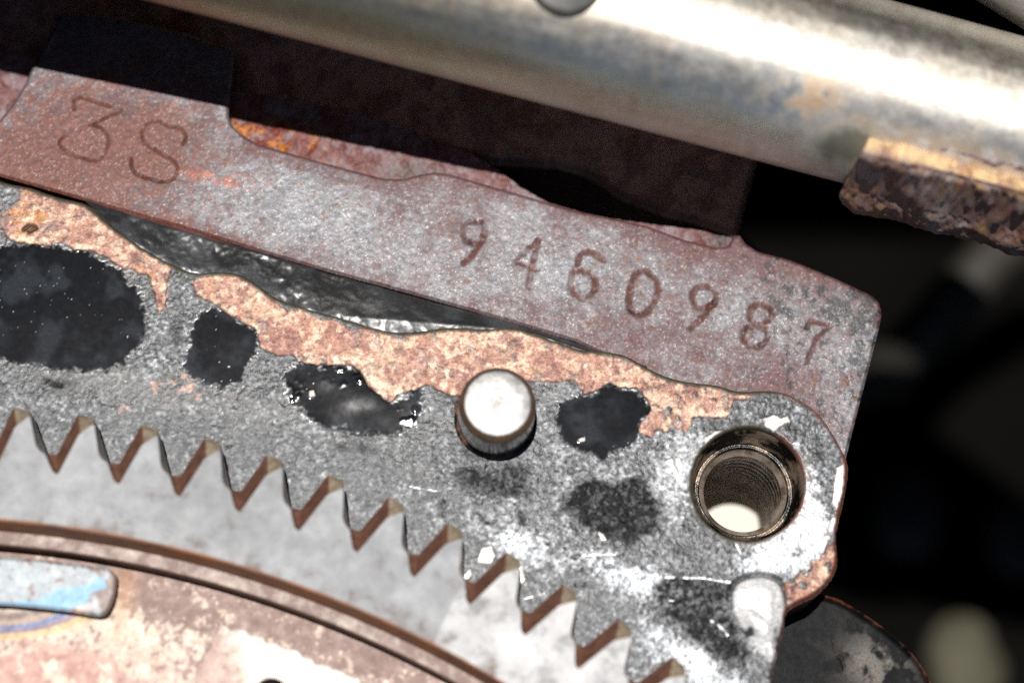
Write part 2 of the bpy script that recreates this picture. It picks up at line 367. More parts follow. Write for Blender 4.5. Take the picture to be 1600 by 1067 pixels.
def face_surf(u, v, sd):
    n = len(u)
    big = fbm(u, v, 90, 4, 103); med = fbm(u, v, 24, 4, 105); fin = fbm(u, v, 8, 3, 109)
    paint = lin(56, 59, 62)
    sp5 = fbm(u, v, 5.0, 2, 114); c = np.tile(paint, (n, 1)) * (0.45 + 0.5 * med + 0.6 * sp5)[:, None]
    rough = 0.36 + 0.10 * (med - 0.5) + 0.05 * (big - 0.5) + 0.16 * (sp5 - 0.5); grain = np.full(n, 0.34); spec = 0.06 + 0.48 * sp5 + 0.16 * (big - 0.5); metal = np.zeros(n)
    dz = (med - 0.5) * 0.05 + (fin - 0.5) * 0.035 + (vnoise(u / 3.6, v / 3.6, 113) - 0.5) * 0.055 + (hash2(np.floor(u / 1.75), np.floor(v / 1.75), 6) - 0.5) * 0.03
    # machined relief near the ring gear: smoother leather-like paint
    below = poly_sd(u, v, arc_line + [(1200, 1300), (-100, 1300)])
    rl = sstep(3, -3, below)
    dz = dz * (1 - 0.40 * rl) - 0.12 * sstep(9, -9, below)
    dz += 0.03 * np.exp(-(below / 4.0) ** 2) * sstep(0.40, 0.6, fbm(u, v, 40, 2, 130))
    c = mix(c, lin(64, 67, 70), rl * 0.7); rough = rough + 0.04 * rl
    # worn, chalky areas
    ch = 0.9 * blob(u, v, 110, 590, 70, 28) + 1.0 * blob(u, v, 250, 615, 90, 28, 10) + 0.8 * blob(u, v, 410, 640, 60, 24) + 0.9 * blob(u, v, 560, 690, 120, 20, 8) * 0.5 \
        + 0.8 * blob(u, v, 1090, 720, 70, 40) + 1.0 * blob(u, v, 1230, 870, 70, 36, -25) + 0.7 * blob(u, v, 860, 620, 24, 16) + 0.6 * blob(u, v, 1050, 780, 30, 70)
    chm = sstep(0.40, 0.66, med * 0.5 + ch * 0.42 + 0.10 * fin)
    c = mix(c, lin(112, 112, 110), chm * 0.55); rough = rough + 0.05 * chm
    pk = sstep(0.62, 0.72, fbm(u, v, 18, 3, 140) * 0.75 + 0.22 * blob(u, v, 250, 610, 110, 40)) * sstep(150, 200, u) * sstep(420, 330, u) * (v > 560)
    c = mix(c, lin(176, 140, 124), pk * 0.8)
    # smooth glossy black paint
    wu = u + 8 * (fbm(u, v, 30, 3, 150) - 0.5); wv = v + 8 * (fbm(u, v, 30, 3, 151) - 0.5)
    bm = np.zeros(n)
    for k, (P, dark, lump) in enumerate(blacks[:4]):
        sf, rg_, rs_ = (13.0 if k != 1 else 9.0), 7.0, 16
        m = patch(wu, wv, P, sf, rg_, rs_, 160 + k); m = sstep(0.18, 0.82, m + 0.9 * (sp5 - 0.5) * 4 * m * (1 - m))
        spk = sstep(0.60, 0.72, fbm(u, v, 7, 2, 170 + k)) * (1.0 - dark) * 1.3
        m = np.clip(m - 0.8 * spk * m, 0, 1)
        rim = patch(wu, wv, P, 12, 4, 12, 180 + k); rim = rim * (1 - patch(wu, wv, P, 6, 2, 12, 180 + k))
        bm = np.maximum(bm, m)
        hz = sstep(0.45, 0.75, fbm(u, v, 40, 3, 176 + k)); c = c + (lin(13, 14, 16) + hz[:, None] * lin(44, 48, 52) * 0.6 - c) * m[:, None]
        rough = rough + ((0.09 if dark > 0.8 else 0.26) - rough) * m; spec = spec + ((0.5 if dark > 0.8 else 0.25) - spec) * m
        lum = lump * (fbm(u, v, 44, 1 if dark > 0.9 else 2, 190 + k) - 0.5)
        dz = dz + (-0.02 + (0.28 * np.maximum(fbm(u, v, 12, 2, 198 + k) - 0.5, 0) * (blob(u, v, 545, 585, 40, 16, 15) + blob(u, v, 640, 640, 18, 24) + 0.7 * blob(u, v, 460, 610, 12, 24)) if k == 2 else 0.0) + (0.10 * lum) - dz) * sstep(0.0, 0.45, m)
        dz = dz + 0.05 * rim * (fbm(u, v, 7, 2, 195 + k) - 0.4) * 0.22 * sstep(0.4, 0.6, fbm(u, v, 60, 2, 197 + k))
        rough = rough - 0.05 * rim * (1 - m)
        grain = grain * (1 - sstep(0.0, 0.5, m))
    dust = (hash2(np.floor(u / 1.75), np.floor(v / 1.75), 201) > 0.994) * 0.6 * fbm(u, v, 4, 1, 204) * sstep(0.45, 0.6, fbm(u, v, 60, 2, 202))
    dz += dust * 0.02
    c = mix(c, lin(140, 142, 144), dust * 0.8 * (rough < 0.2)); rough = np.where(rough < 0.2, rough + 0.5 * dust, rough)
    gl = sstep(0.80, 0.9, vnoise(u / 4.0, v / 4.0, 203))
    rough = np.where(rough > 0.2, rough - 0.10 * gl, rough)
    # bare rusted iron where the paint has flaked
    o = np.maximum.reduce([patch(wu, wv, orange1, 1.1, 3.2, 10, 210), patch(u + 0.3 * (wu - u), v + 0.3 * (wv - v), orange2, 1.1, 3.0, 9, 211), patch(wu, wv, orange3, 2.0, 7, 12, 212)])
    oe = np.maximum(patch(u, v, orange1, 14, 8, 20, 213), patch(u, v, orange2, 14, 8, 20, 213)); c = mix(c, lin(112, 84, 72), oe * (1 - bm) * sstep(0.42, 0.62, fbm(u, v, 12, 3, 223)) * 0.6)
    o = o * (1 - sstep(0.63, 0.70, fbm(u, v, 15, 3, 222)) * (1 - 0.6 * oe))
    pits = sstep(0.66, 0.74, fbm(u, v, 9, 2, 214)) * blob(u, v, 1085, 630, 75, 40) * 1.4
    o = o * (1 - np.clip(pits, 0, 1))
    oc = np.tile(lin(164, 126, 112), (n, 1))
    oc = mix(oc, lin(186, 152, 132), sstep(0.42, 0.62, fbm(u, v, 30, 4, 215)))
    oc = mix(oc, lin(140, 102, 96), sstep(0.52, 0.66, fbm(u, v, 14, 3, 216)) * 0.8)
    oc = mix(oc, lin(186, 132, 66), sstep(0.60, 0.70, fbm(u, v, 20, 3, 217)) * (0.12 + 0.45 * sstep(330, 150, u)))
    lower = sstep(14, 2, seg_dist(u, v, [(334, 474), (377, 504), (399, 514)])) + sstep(16, 3, seg_dist(u, v, [(470, 558), (525, 566), (555, 566), (585, 600), (612, 620), (640, 606)])) + 0.7 * sstep(12, 3, seg_dist(u, v, [(935, 606), (980, 604), (1060, 640), (1130, 646)])) + 0.7 * sstep(8, 2, seg_dist(u, v, [(20, 372), (95, 379), (140, 389)]))
    oc = mix(oc, lin(236, 208, 184), np.clip(lower, 0, 1) * sstep(0.40, 0.58, fbm(u, v, 13, 3, 218)))
    oc = mix(oc, lin(214, 188, 166), sstep(0.56, 0.68, fbm(u, v, 11, 3, 219)) * 0.7)
    oc = oc * (0.26 + 0.46 * fin + 0.40 * sp5)[:, None] * np.array([1.02, 0.98, 0.95])
    c = c + (oc - c) * o[:, None]
    rough = rough + (0.45 - rough) * o; grain = grain + (0.5 - grain) * o; metal = metal + (0.25 - metal) * o
    dz = dz + ((med - 0.5) * 0.06 + (fin - 0.5) * 0.06 + (sp5 - 0.5) * 0.05 - 0.10 - dz) * o * 0.9      # lies a paint film lower
    spec = spec * (1 - 0.3 * o)
    # worn iron round the bolt hole, with the lower-right glare painted in
    worn_glare = sstep(0.38, 0.78, 0.30 * med + 0.34 * sp5 + 0.14 * fin + 0.03 * sstep(500, 1000, u) + 0.40 * (blob(u, v, 1225, 865, 60, 34, -25) + 0.8 * blob(u, v, 1265, 800, 30, 60) + 0.75 * blob(u, v, 1085, 1040, 90, 26, 36) + 0.5 * blob(u, v, 800, 850, 60, 40, 30) + 0.5 * blob(u, v, 990, 900, 90, 26, 20) + 0.45 * blob(u, v, 1060, 740, 50, 60))) * (1 - o) * (1 - bm)
    c = mix(c, lin(180, 184, 188), worn_glare * 0.8); metal = metal + (0.35 - metal) * worn_glare
    # sooty areas, soft-edged
    for k, (P, dark, lump) in enumerate(blacks[4:]):
        m = patch(u + 3 * (wu - u), v + 3 * (wv - v), P, 9, 9, 30, 260 + k) * (1.0, 0.75, 0.8, 0.8)[k] * (1 - o)
        m = m * (0.72 + 0.5 * sstep(0.35, 0.6, fbm(u, v, 7, 3, 270 + k))); m = np.clip(m, 0, 1)
        c = mix(c, lin(18, 20, 22), m); spec = spec * (1 - 0.86 * m); metal = metal * (1 - m)
    # scraped bright metal spots
    for P in ([(1196, 655), (1210, 648), (1222, 655), (1232, 652), (1235, 662), (1218, 668), (1208, 675), (1198, 668)], [(1101, 684), (1131, 672), (1134, 680), (1112, 693), (1101, 707)], [(1306, 730), (1318, 722), (1321, 752), (1311, 795), (1302, 785), (1303, 755)],
              [(1290, 856), (1309, 812), (1303, 806), (1282, 846)], [(481, 610), (491, 609), (492, 618), (484, 620)], [(934, 830), (941, 832), (945, 843), (938, 843)], [(752, 855), (765, 851), (772, 868), (766, 880), (748, 879)], [(905, 684), (914, 682), (916, 688), (907, 688)],
              [(1044, 718), (1050, 716), (1058, 738), (1052, 740)], [(806, 888), (816, 884), (822, 905), (812, 920)], [(722, 897), (735, 890), (738, 900), (726, 906)]):
        m = patch(wu, wv, P, 1.5, 1.8, 6, 220); c = mix(c, lin(232, 222, 214), m); rough = rough + (0.42 - rough) * m; metal = metal + (0.35 - metal) * m; dz += 0.12 * m; grain = grain * (1 - 0.5 * m)
    for pts, w in (([(1000, 906), (1050, 901), (1100, 903), (1140, 909)], 1.6), ([(1018, 934), (1060, 940)], 1.2), ([(1108, 968), (1122, 976), (1136, 992)], 2.0), ([(868, 878), (905, 868), (960, 866)], 1.3), ([(1120, 800), (1150, 850), (1165, 880)], 1.2), ([(1180, 868), (1240, 862)], 1.2), ([(640, 760), (700, 770)], 0.9), ([(1230, 690), (1262, 700)], 1.3), ([(770, 850), (830, 838)], 1.2), ([(820, 935), (850, 926)], 1.4)):
        d = seg_dist(u + 1.5 * (fin - 0.5), v + 2.5 * (med - 0.5), pts); m = sstep(w * 1.6, w * 0.4, d) * sstep(0.38, 0.55, fbm(u, v, 12, 2, 281))
        c = mix(c, lin(214, 214, 212), m * 0.8); metal = metal + (0.4 - metal) * m; dz -= 0.05 * m
    for (bu, bv, ra, rb, aa_) in ((1116, 664, 12, 8, 0), (1152, 657, 6, 9, 0), (1190, 650, 7, 6, 0), (1282, 706, 7, 17, 10), (1276, 776, 12, 7, 20), (1248, 862, 12, 8, -30), (1240, 668, 16, 5, 25), (1092, 800, 8, 14, 0), (1060, 860, 14, 8, 0), (985, 878, 12, 7, 30), (816, 812, 10, 14, 0), (96, 600, 26, 10, 10), (560, 700, 40, 8, 8), (320, 560, 16, 20, 0), (275, 520, 10, 24, 0), (742, 712, 16, 6, 0), (1296, 840, 5, 14, 0), (1215, 900, 12, 5, 0)):
        m = np.clip(1.3 * blob(u + 6 * (fin - 0.5), v + 6 * (med - 0.5), bu, bv, ra, rb, aa_), 0, 1) * sstep(0.3, 0.55, sp5 * 0.5 + fin * 0.5) * (1 - 0.7 * o)
        c = mix(c, lin(26, 27, 29), m * 0.75); metal = metal * (1 - m); spec = spec * (1 - 0.5 * m)
    # dark nicks and drips
    for (a, b, w) in (((762, 714), (758, 734), 2.6), ((694, 782), (694, 802), 5.5), ((748, 802), (762, 818), 4.5), ((762, 818), (776, 812), 3), ((812, 803), (817, 815), 6), ((852, 848), (858, 852), 3), ((896, 870), (903, 866), 5), ((908, 888), (916, 897), 5),
                      ((858, 910), (864, 914), 4), ((898, 914), (914, 915), 4), ((1000, 962), (1002, 958), 3.2), ((352, 696), (358, 698), 4), ((152, 633), (180, 638), 2.0), ((96, 600), (70, 595), 7), ((328, 665), (350, 664), 2)):
        d = seg_dist(wu, wv, [a, b]); m = sstep(w, w * 0.45, d)
        c = mix(c, lin(14, 14, 15), m * 0.9); rough = rough + (0.3 - rough) * m; spec = spec * (1 - 0.5 * m); dz -= 0.03 * m
    rb = sstep(5, 1.5, seg_dist(wu, wv, [(37, 357), (46, 352), (54, 357), (44, 361)])); c = mix(c, lin(70, 46, 22), rb); dz -= 0.3 * rb
    # lump cast on the lower corner, its white glare put into the colour
    bs = poly_sd(u, v, bump_poly); h = sstep(4, -26, bs)
    dz += h * 0.9 + 1.0 * sstep(6, -20, bs) * (fbm(u, v, 40, 3, 230) - 0.5); rough = rough - 0.04 * h
    c = mix(c, lin(206, 206, 206), sstep(3, -8, bs) * sstep(0.30, 0.5, fbm(u, v, 30, 3, 231))); metal = metal + (0.35 - metal) * h; rough = rough + (0.45 - rough) * h
    gro = np.exp(-((bs - 2) / 3.5) ** 2) * sstep(945, 915, v); dz -= 0.4 * gro; c = mix(c, lin(40, 40, 40), gro * 0.6)
    # bolt hole: battered edge
    hd = np.hypot(u - HOLE[0], v - HOLE[1]) - HOLE[2]
    er = sstep(7, 0, hd); dz -= er ** 2 * 0.7; c = mix(c, lin(70, 62, 56), er * 0.6)
    hb = sstep(30, 8, hd) * sstep(1180, 1260, u + 0.6 * (v - 760)); c = mix(c, lin(150, 146, 142), hb * 0.45)
    # outer edge: rounded, olive sealant line above, rust on the boss
    ed = -sd
    dz -= sstep(8, 0, ed) ** 2 * 1.3
    ol = sstep(11.5, 7.0, ed + 3 * (fin - 0.5)) * sstep(1215, 1190, u); c = mix(c, lin(66, 62, 48), ol * 0.95); metal = metal * (1 - ol); rough = rough + (0.6 - rough) * ol
    rs = sstep(11, 3, ed + 9 * (med - 0.5)) * sstep(1200, 1235, u); c = mix(c, lin(124, 78, 66), rs * 0.8)
    return dz, c, np.stack([np.clip(rough, 0.08, 0.9), grain, metal, spec], 1)

# gear centre: fitted to the tips of the teeth
ZG, ZD = 8.0, 5.0                           # ring gear front, lower edge of the tooth bevel
tips = [(22.5, 636.5), (121.5, 648), (222, 664), (319, 685.5), (417.5, 710.5), (514, 742), (607.5, 777), (701, 817), (794, 862), (881, 911), (967.5, 966), (1050, 1026)]
tx, ty = unp([p[0] for p in tips], [p[1] for p in tips], ZD)
A = np.stack([tx, ty, np.ones(len(tx))], 1); sol = np.linalg.lstsq(A, -(tx ** 2 + ty ** 2), rcond=None)[0]
GX, GY = -sol[0] / 2, -sol[1] / 2; RT = math.sqrt(GX ** 2 + GY ** 2 - sol[2])
ang = np.unwrap(np.arctan2(ty - GY, tx - GX)); PITCH = -np.polyfit(np.arange(len(ang)), ang, 1)[0]
NT = round(2 * math.pi / PITCH)
print('gear centre %.1f %.1f radius %.1f pitch %.3f deg teeth %.1f' % (GX, GY, RT, math.degrees(PITCH), 2 * math.pi / PITCH), np.hypot(tx - GX, ty - GY) - RT, np.diff(ang))

def face_sd(u, v):
    s = poly_sd(u + 2.4 * (fbm(u, v, 16, 3, 240) - 0.5), v + 2.4 * (fbm(u, v, 16, 3, 241) - 0.5), face_poly)
    hd = HOLE[2] - np.hypot(u - HOLE[0], v - HOLE[1]) + 2.0 * (fbm(u, v, 9, 3, 242) - 0.5)
    x, y = unp(u, v, 0.0)
    g = ((RT - 16.0) - np.hypot(x - GX, y - GY)) / 0.085
    return np.maximum(np.maximum(s, hd), g)
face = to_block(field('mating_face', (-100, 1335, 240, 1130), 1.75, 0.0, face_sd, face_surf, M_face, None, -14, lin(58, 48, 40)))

# ---- sloping black lip between the face and the number pad ------------
lip_poly = [(120, 300), (150, 314), (280, 350), (400, 387), (520, 422), (640, 454), (800, 499), (900, 531), (1010, 566), (1010, 590), (880, 545), (800, 522), (690, 520), (610, 530), (520, 505), (430, 478), (395, 450), (300, 438), (220, 395), (160, 345)]
def lip_surf(u, v, sd):
    top = [(120, 302), (280, 351), (520, 423), (800, 500), (1010, 567)]
    d = seg_dist(u, v, top)
    w = np.maximum(12, 60 * blob(u, v, 420, 440, 330, 900))
    t = np.clip(d / w, 0, 1.3)
    lum = fbm(u - 0.4 * v, v, 40, 3, 301, 0.45); l2 = fbm(u, v * 1.6, 70, 2, 302)
    dz = 1.5 * t + (lum - 0.5) * 0.55 * sstep(3, 14, d) * sstep(820, 600, u) + (l2 - 0.5) * 0.5 + (fbm(u, v, 16, 3, 303, 0.45) - 0.5) * 0.42 * sstep(760, 420, u) + (fbm(u, v, 6, 2, 306) - 0.5) * 0.07
    dz -= 0.7 * np.exp(-(d / 5.0) ** 2)
    c = np.tile(lin(34, 36, 38), (len(u), 1)); c = mix(c, lin(66, 69, 72), sstep(0.42, 0.66, fbm(u, v, 60, 3, 304)) * 0.7); c = mix(c, lin(22, 22, 24), sstep(0.58, 0.70, fbm(u - 0.9 * v, v * 1.3, 30, 4, 305)) * blob(u, v, 500, 450, 170, 60, 16) * 0.9)
    c = mix(c, lin(18, 18, 20), np.exp(-(d / 6.0) ** 2) * 0.9)  # shadow line in the groove beside the pad, put into the colour
    c = mix(c, lin(150, 84, 70), sstep(6, 1, np.abs(d - 3)) * sstep(380, 330, u) * sstep(150, 180, u) * 0.8)
    return dz, c, np.stack([0.38 + 0.1 * (lum - 0.5), np.full(len(u), 0.1), np.zeros(len(u)), np.full(len(u), 1.0)], 1)
to_block(field('painted_lip', (110, 1020, 290, 600), 1.9, -2.9, lambda u, v: poly_sd(u, v, lip_poly), lip_surf, M_face, None, -10))

# ---- rusty ledge behind the pad and the shaded casting above it -----------
ledge_poly = [(-120, 60), (420, 150), (560, 175), (690, 222), (742, 244), (772, 262), (812, 292), (860, 318), (920, 336), (1000, 348), (1080, 358), (1146, 372), (1150, 400), (1000, 400), (400, 300), (-120, 260)]
def ledge_surf(u, v, sd):
    med = fbm(u, v, 22, 4, 401); fin = fbm(u, v, 8, 3, 402)
    c = np.tile(lin(128, 96, 98), (len(u), 1)); c = mix(c, lin(112, 66, 62), sstep(0.42, 0.6, med)); c = mix(c, lin(140, 126, 128), sstep(0.52, 0.66, fbm(u, v, 16, 3, 403)) * 0.7)
    om = blob(u, v, 425, 216, 75, 26, 16); c = mix(c, lin(118, 44, 22), np.clip(om * 1.4, 0, 1) * sstep(0.35, 0.55, fin)); c = mix(c, lin(186, 112, 34), np.clip(om * 1.5, 0, 1) * sstep(0.54, 0.64, fbm(u, v, 11, 3, 404)))
    c = mix(c, lin(70, 62, 54), blob(u, v, 1130, 375, 26, 20) * 0.8); c = mix(c, lin(96, 84, 76), blob(u, v, 640, 268, 40, 14) * 0.8)
    foot = seg_dist(u, v, [p for p in pad_top if p[0] > 350])
    c = c * 0.8
    dz = (med - 0.5) * 0.9 + (fin - 0.5) * 0.5 + 0.0 * foot
    return dz, c, np.stack([np.full(len(u), 0.5), np.full(len(u), 1.0), np.full(len(u), 0.1)], 1)
to_block(field('rear_ledge', (-100, 1160, 55, 405), 2.2, -6.2, lambda u, v: poly_sd(u, v, ledge_poly), ledge_surf, M_pad, None, -26, lin(70, 46, 42)))
wall_poly = [(-120, -150), (1240, -150), (1200, 120), (1183, 250), (1168, 310), (1152, 366), (1120, 356), (1081, 344), (1040, 334), (994, 318), (962, 302), (938, 284), (908, 268), (872, 259), (820, 256), (766, 253), (700, 232), (600, 205), (380, 165), (-120, 60)]
def wall_surf(u, v, sd):
    med = fbm(u, v, 30, 4, 411); fin = fbm(u, v, 9, 3, 412)
    c = np.tile(lin(184, 150, 136), (len(u), 1)); c = mix(c, lin(150, 112, 102), sstep(0.42, 0.62, med)); c = mix(c, lin(150, 144, 138), sstep(0.60, 0.75, fbm(u, v, 12, 3, 413)) * 0.5)
    dz = (med - 0.5) * 0.7 + (fin - 0.5) * 0.3 - sstep(-12, 0, sd) ** 2 * 1.5
    return dz, c, np.stack([np.full(len(u), 0.55), np.full(len(u), 1.0), np.full(len(u), 0.1)], 1)
to_block(field('upper_casting', (-110, 1240, -140, 370), 2.6, -9.5, lambda u, v: poly_sd(u, v, wall_poly), wall_surf, M_wall, None, -40, lin(60, 44, 42)))

# ---- lower flank beyond the face --------------------------------------
flank_poly = smooth_poly([(1190, 925), (1290, 925), (1345, 950), (1395, 985), (1432, 1020), (1462, 1068), (1490, 1140), (1100, 1140), (1110, 1030)], 3)
def flank_surf(u, v, sd):
    med = fbm(u, v, 26, 4, 421); fin = fbm(u, v, 9, 3, 422)
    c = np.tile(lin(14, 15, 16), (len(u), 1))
    g = blob(u, v, 1370, 1040, 50, 40, 35); c = mix(c, lin(110, 106, 100), np.clip(g * 1.3, 0, 1) * sstep(0.42, 0.62, med) * 0.9)
    d = seg_dist(u + 22 * (med - 0.5), v + 22 * (fin - 0.5), [(1303, 1000), (1312, 1030), (1322, 1052), (1345, 1056)]); m = sstep(3, 1, d) * sstep(0.45, 0.6, fin); c = mix(c, lin(70, 46, 40), m * 0.4)
    e = sstep(8, 1, -sd + 14 * (fin - 0.5)) * sstep(0.42, 0.6, med); c = mix(c, lin(110, 60, 44), e * 0.6)
    dz = (fbm(u, v, 60, 2, 425) - 0.5) * 0.25 + (fin - 0.5) * 0.08 - sstep(-18, 0, sd) ** 2 * 2 - 0.3 * m
    return dz, c, np.stack([0.55 + 0.1 * g, np.full(len(u), 0.5), np.zeros(len(u)), np.full(len(u), 0.12)], 1)
to_block(field('lower_flank', (1095, 1495, 920, 1145), 2.2, -12.0, lambda u, v: poly_sd(u, v, flank_poly), flank_surf, M_face, None, -45, lin(30, 26, 24)))

# ---- inner mass of the casting, seen only through gaps -----------------
def prism_mm(name, pts_px, z_hi, z_lo, mat, parent=None):
    x, y = unp([p[0] for p in pts_px], [p[1] for p in pts_px], z_hi)
    a2 = sum(x[i] * y[(i + 1) % len(x)] - x[(i + 1) % len(x)] * y[i] for i in range(len(x)))
    if a2 < 0: x, y = x[::-1], y[::-1]
    n = len(x); co = [(x[i], y[i], z_hi) for i in range(n)] + [(x[i], y[i], z_lo) for i in range(n)]
    f = [list(range(n)), list(range(2 * n - 1, n - 1, -1))] + [[i, n + i, n + (i + 1) % n, (i + 1) % n] for i in range(n)]
    return mesh_np(name, np.array(co), f, mat, parent, False)
M_core = plain_material('dark_core', (0.012, 0.011, 0.010), (0.03, 0.024, 0.02), 0.6, scale=0.4)  # near-black, slightly uneven brown
to_block(prism_mm('inner_casting', [(-140, -160), (1160, -160), (1150, 360), (1300, 500), (1280, 800), (1150, 1180), (-140, 1180)], -34.0, -60.0, M_core))

# ---- threaded bolt hole --------------------------------------------------
def lathe(name, prof, cx, cy, mat, parent=None, seg=96, smooth=True, close=False, a0=0.0, a1=2 * math.pi):
    """prof: list of (r, z), revolved about the vertical through cx, cy"""
    full = abs(a1 - a0 - 2 * math.pi) < 1e-6
    na = seg if full else seg + 1
    a = a0 + (a1 - a0) * np.arange(na) / seg; P = np.array(prof)
    co = np.stack([cx + P[:, None, 0] * np.cos(a)[None], cy + P[:, None, 0] * np.sin(a)[None], np.repeat(P[:, 1:2], na, 1)], -1).reshape(-1, 3)
    f = []; k = len(P)
    for i in range(k - 1):
        for j in range(seg):
            j2 = (j + 1) % na; f.append([i * na + j, (i + 1) * na + j, (i + 1) * na + j2, i * na + j2])
    return mesh_np(name, co, np.array(f), mat, parent, smooth)
hx, hy = unp(HOLE[0], HOLE[1], 0.0); hx, hy = float(hx), float(hy)
M_bore = plain_material('oily_bore_steel', lin(10, 9, 8), lin(118, 104, 90), 0.30, 0.35, scale=0.22, bump=0.12, bump_scale=3.0, lo=0.47, hi=0.58)
M_thread = plain_material('threaded_steel', lin(96, 82, 70), lin(154, 142, 130), 0.36, 0.5, scale=0.5, lo=0.38, hi=0.6)
M_bfloor = plain_material('pale_sealant', lin(150, 84, 54), lin(206, 200, 188), 0.6, scale=0.25, bump=0.1, lo=0.34, hi=0.44)
HR = HOLE[2] * 0.085 * 0.993
bore = to_block(lathe('bolt_hole', [(HR + 0.35, -0.55), (HR - 0.05, -1.0), (HR - 0.1, -2.4), (HR - 0.35, -2.6), (HR - 0.45, -5.2), (6.35, -5.3), (6.2, -5.0), (6.0, -5.1), (5.9, -5.4)], hx, hy, M_bore))
prof = []; z = -5.4
while z > -27.0:
    prof += [(5.95, z), (5.95, z - 0.25), (5.2, z - 0.95), (5.2, z - 1.2)]; z -= 1.95
prof += [(5.5, z), (5.5, -30.4)]
th = lathe('thread', prof, hx, hy, M_thread, bore, smooth=False)
lathe('hole_floor', [(5.7, -29.0), (4.6, -29.6), (2.0, -29.5), (0.02, -29.55)], hx, hy, M_bfloor, bore, 64)

# ================================================================== DOWEL PIN
dx0, dy0 = unp(774.5, 655.0, 0.0); dx0, dy0 = float(dx0), float(dy0)
M_pin = plain_material('bright_pin_steel', (0.13, 0.128, 0.125), (0.26, 0.255, 0.25), 0.48, 1.0, scale=0.5, bump=0.03, bump_scale=3.0)
M_pinside = plain_material('oiled_pin_steel', (0.48, 0.47, 0.46), (0.66, 0.65, 0.63), 0.2, 1.0, scale=0.3, bump=0.02, bump_scale=2.0)
M_pincham = plain_material('rusty_chamfer', lin(96, 88, 78), lin(132, 104, 80), 0.42, 0.6, scale=0.7)
pin = empty('dowel_pin', 'short polished steel dowel pin standing in the black face', 'dowel pin', (dx0, dy0, 0))
PR = 5.02
for nm, pr, mt in (('shank', [(PR, -8.0), (PR, 7.3), (PR - 0.02, 7.75)], M_pinside), ('chamfer', [(PR - 0.02, 7.75), (PR - 0.10, 8.05), (PR - 0.62, 8.85), (PR - 0.75, 8.95)], M_pincham), ('end_face', [(PR - 0.75, 8.95), (PR - 0.95, 9.0), (2.4, 9.015), (0.01, 9.02)], M_pin),
                   ('base_ring', [(PR + 0.02, 0.35), (PR + 0.30, 0.30), (PR + 0.62, -0.35)], plain_material('dark_brown_ring', (0.008, 0.007, 0.006), tuple(lin(112, 74, 50)), 0.3, scale=0.35, lo=0.5, hi=0.62))):  # near-black ring with browner patches round the pin's base
    lathe(nm, [(r, z) for r, z in pr][::-1], 0, 0, mt, pin, 96)

# ================================================================== FLYWHEEL
fly = empty('flywheel', 'toothed flywheel rim of worn grey steel with brown rusted teeth bevels', 'flywheel', (GX, GY, -30))
def local(x, y): return x - GX, y - GY
# tooth outlines measured on the second tooth, front edge (ZG) and lower bevel edge (ZD)
front = [(89.5, 741), (92, 738.5), (123, 679), (126, 676.5), (143.5, 664), (147.2, 664), (149, 677), (151.5, 692), (153, 704), (155.5, 712), (160, 718), (166, 722), (169, 726), (173, 738), (178, 751)]
deep = [(88.5, 709.5), (91.5, 706), (120.3, 650), (122.5, 648), (145.0, 652.5), (147.0, 655), (150.5, 667), (154, 679), (158, 691), (161.5, 702), (165, 711), (168, 718), (170, 721), (172, 722.5), (174, 723.6)]
front_end = (186, 756.5); deep_end = (186, 723.8)
def polar(pts, z):
    x, y = unp([p[0] for p in pts], [p[1] for p in pts], z); return np.hypot(x - GX, y - GY), np.arctan2(y - GY, x - GX)
fr, fa = polar(front, ZG); dr, da = polar(deep, ZD)
fr[0] = polar([front_end], ZG)[0][0] * 0.5 + fr[0] * 0.5
# sector of one tooth: [a0 - pitch, a0]; add the root floor up to the next tooth
aF0, aD0 = fa[0], da[0]
fr = np.append(fr, fr[0]); fa = np.append(fa, aF0 - PITCH); dr = np.append(dr, dr[0]); da = np.append(da, aD0 - PITCH)
RB = min(fr.min(), dr.min()) - 1.2          # teeth end, rim begins
n = len(fr)
base_a = aF0 - PITCH * np.arange(n) / (n - 1)
def ring(r, a, z): return np.stack([r * np.cos(a), r * np.sin(a), np.full(len(r), z)], 1)
ZB = 0.8
tooth_co = np.concatenate([ring(np.full(n, RB), base_a, ZG), ring(fr, fa, ZG), ring(dr, da, ZD), ring(dr, da, ZB)])
tooth_f = []; tooth_mi = []
for i in range(n - 1):
    tooth_f.append([i + 1, i, n + i, n + i + 1]); tooth_mi.append(0)
    tooth_f.append([n + i + 1, n + i, 2 * n + i, 2 * n + i + 1]); tooth_mi.append(1)
    tooth_f.append([2 * n + i + 1, 2 * n + i, 3 * n + i, 3 * n + i + 1]); tooth_mi.append(2)
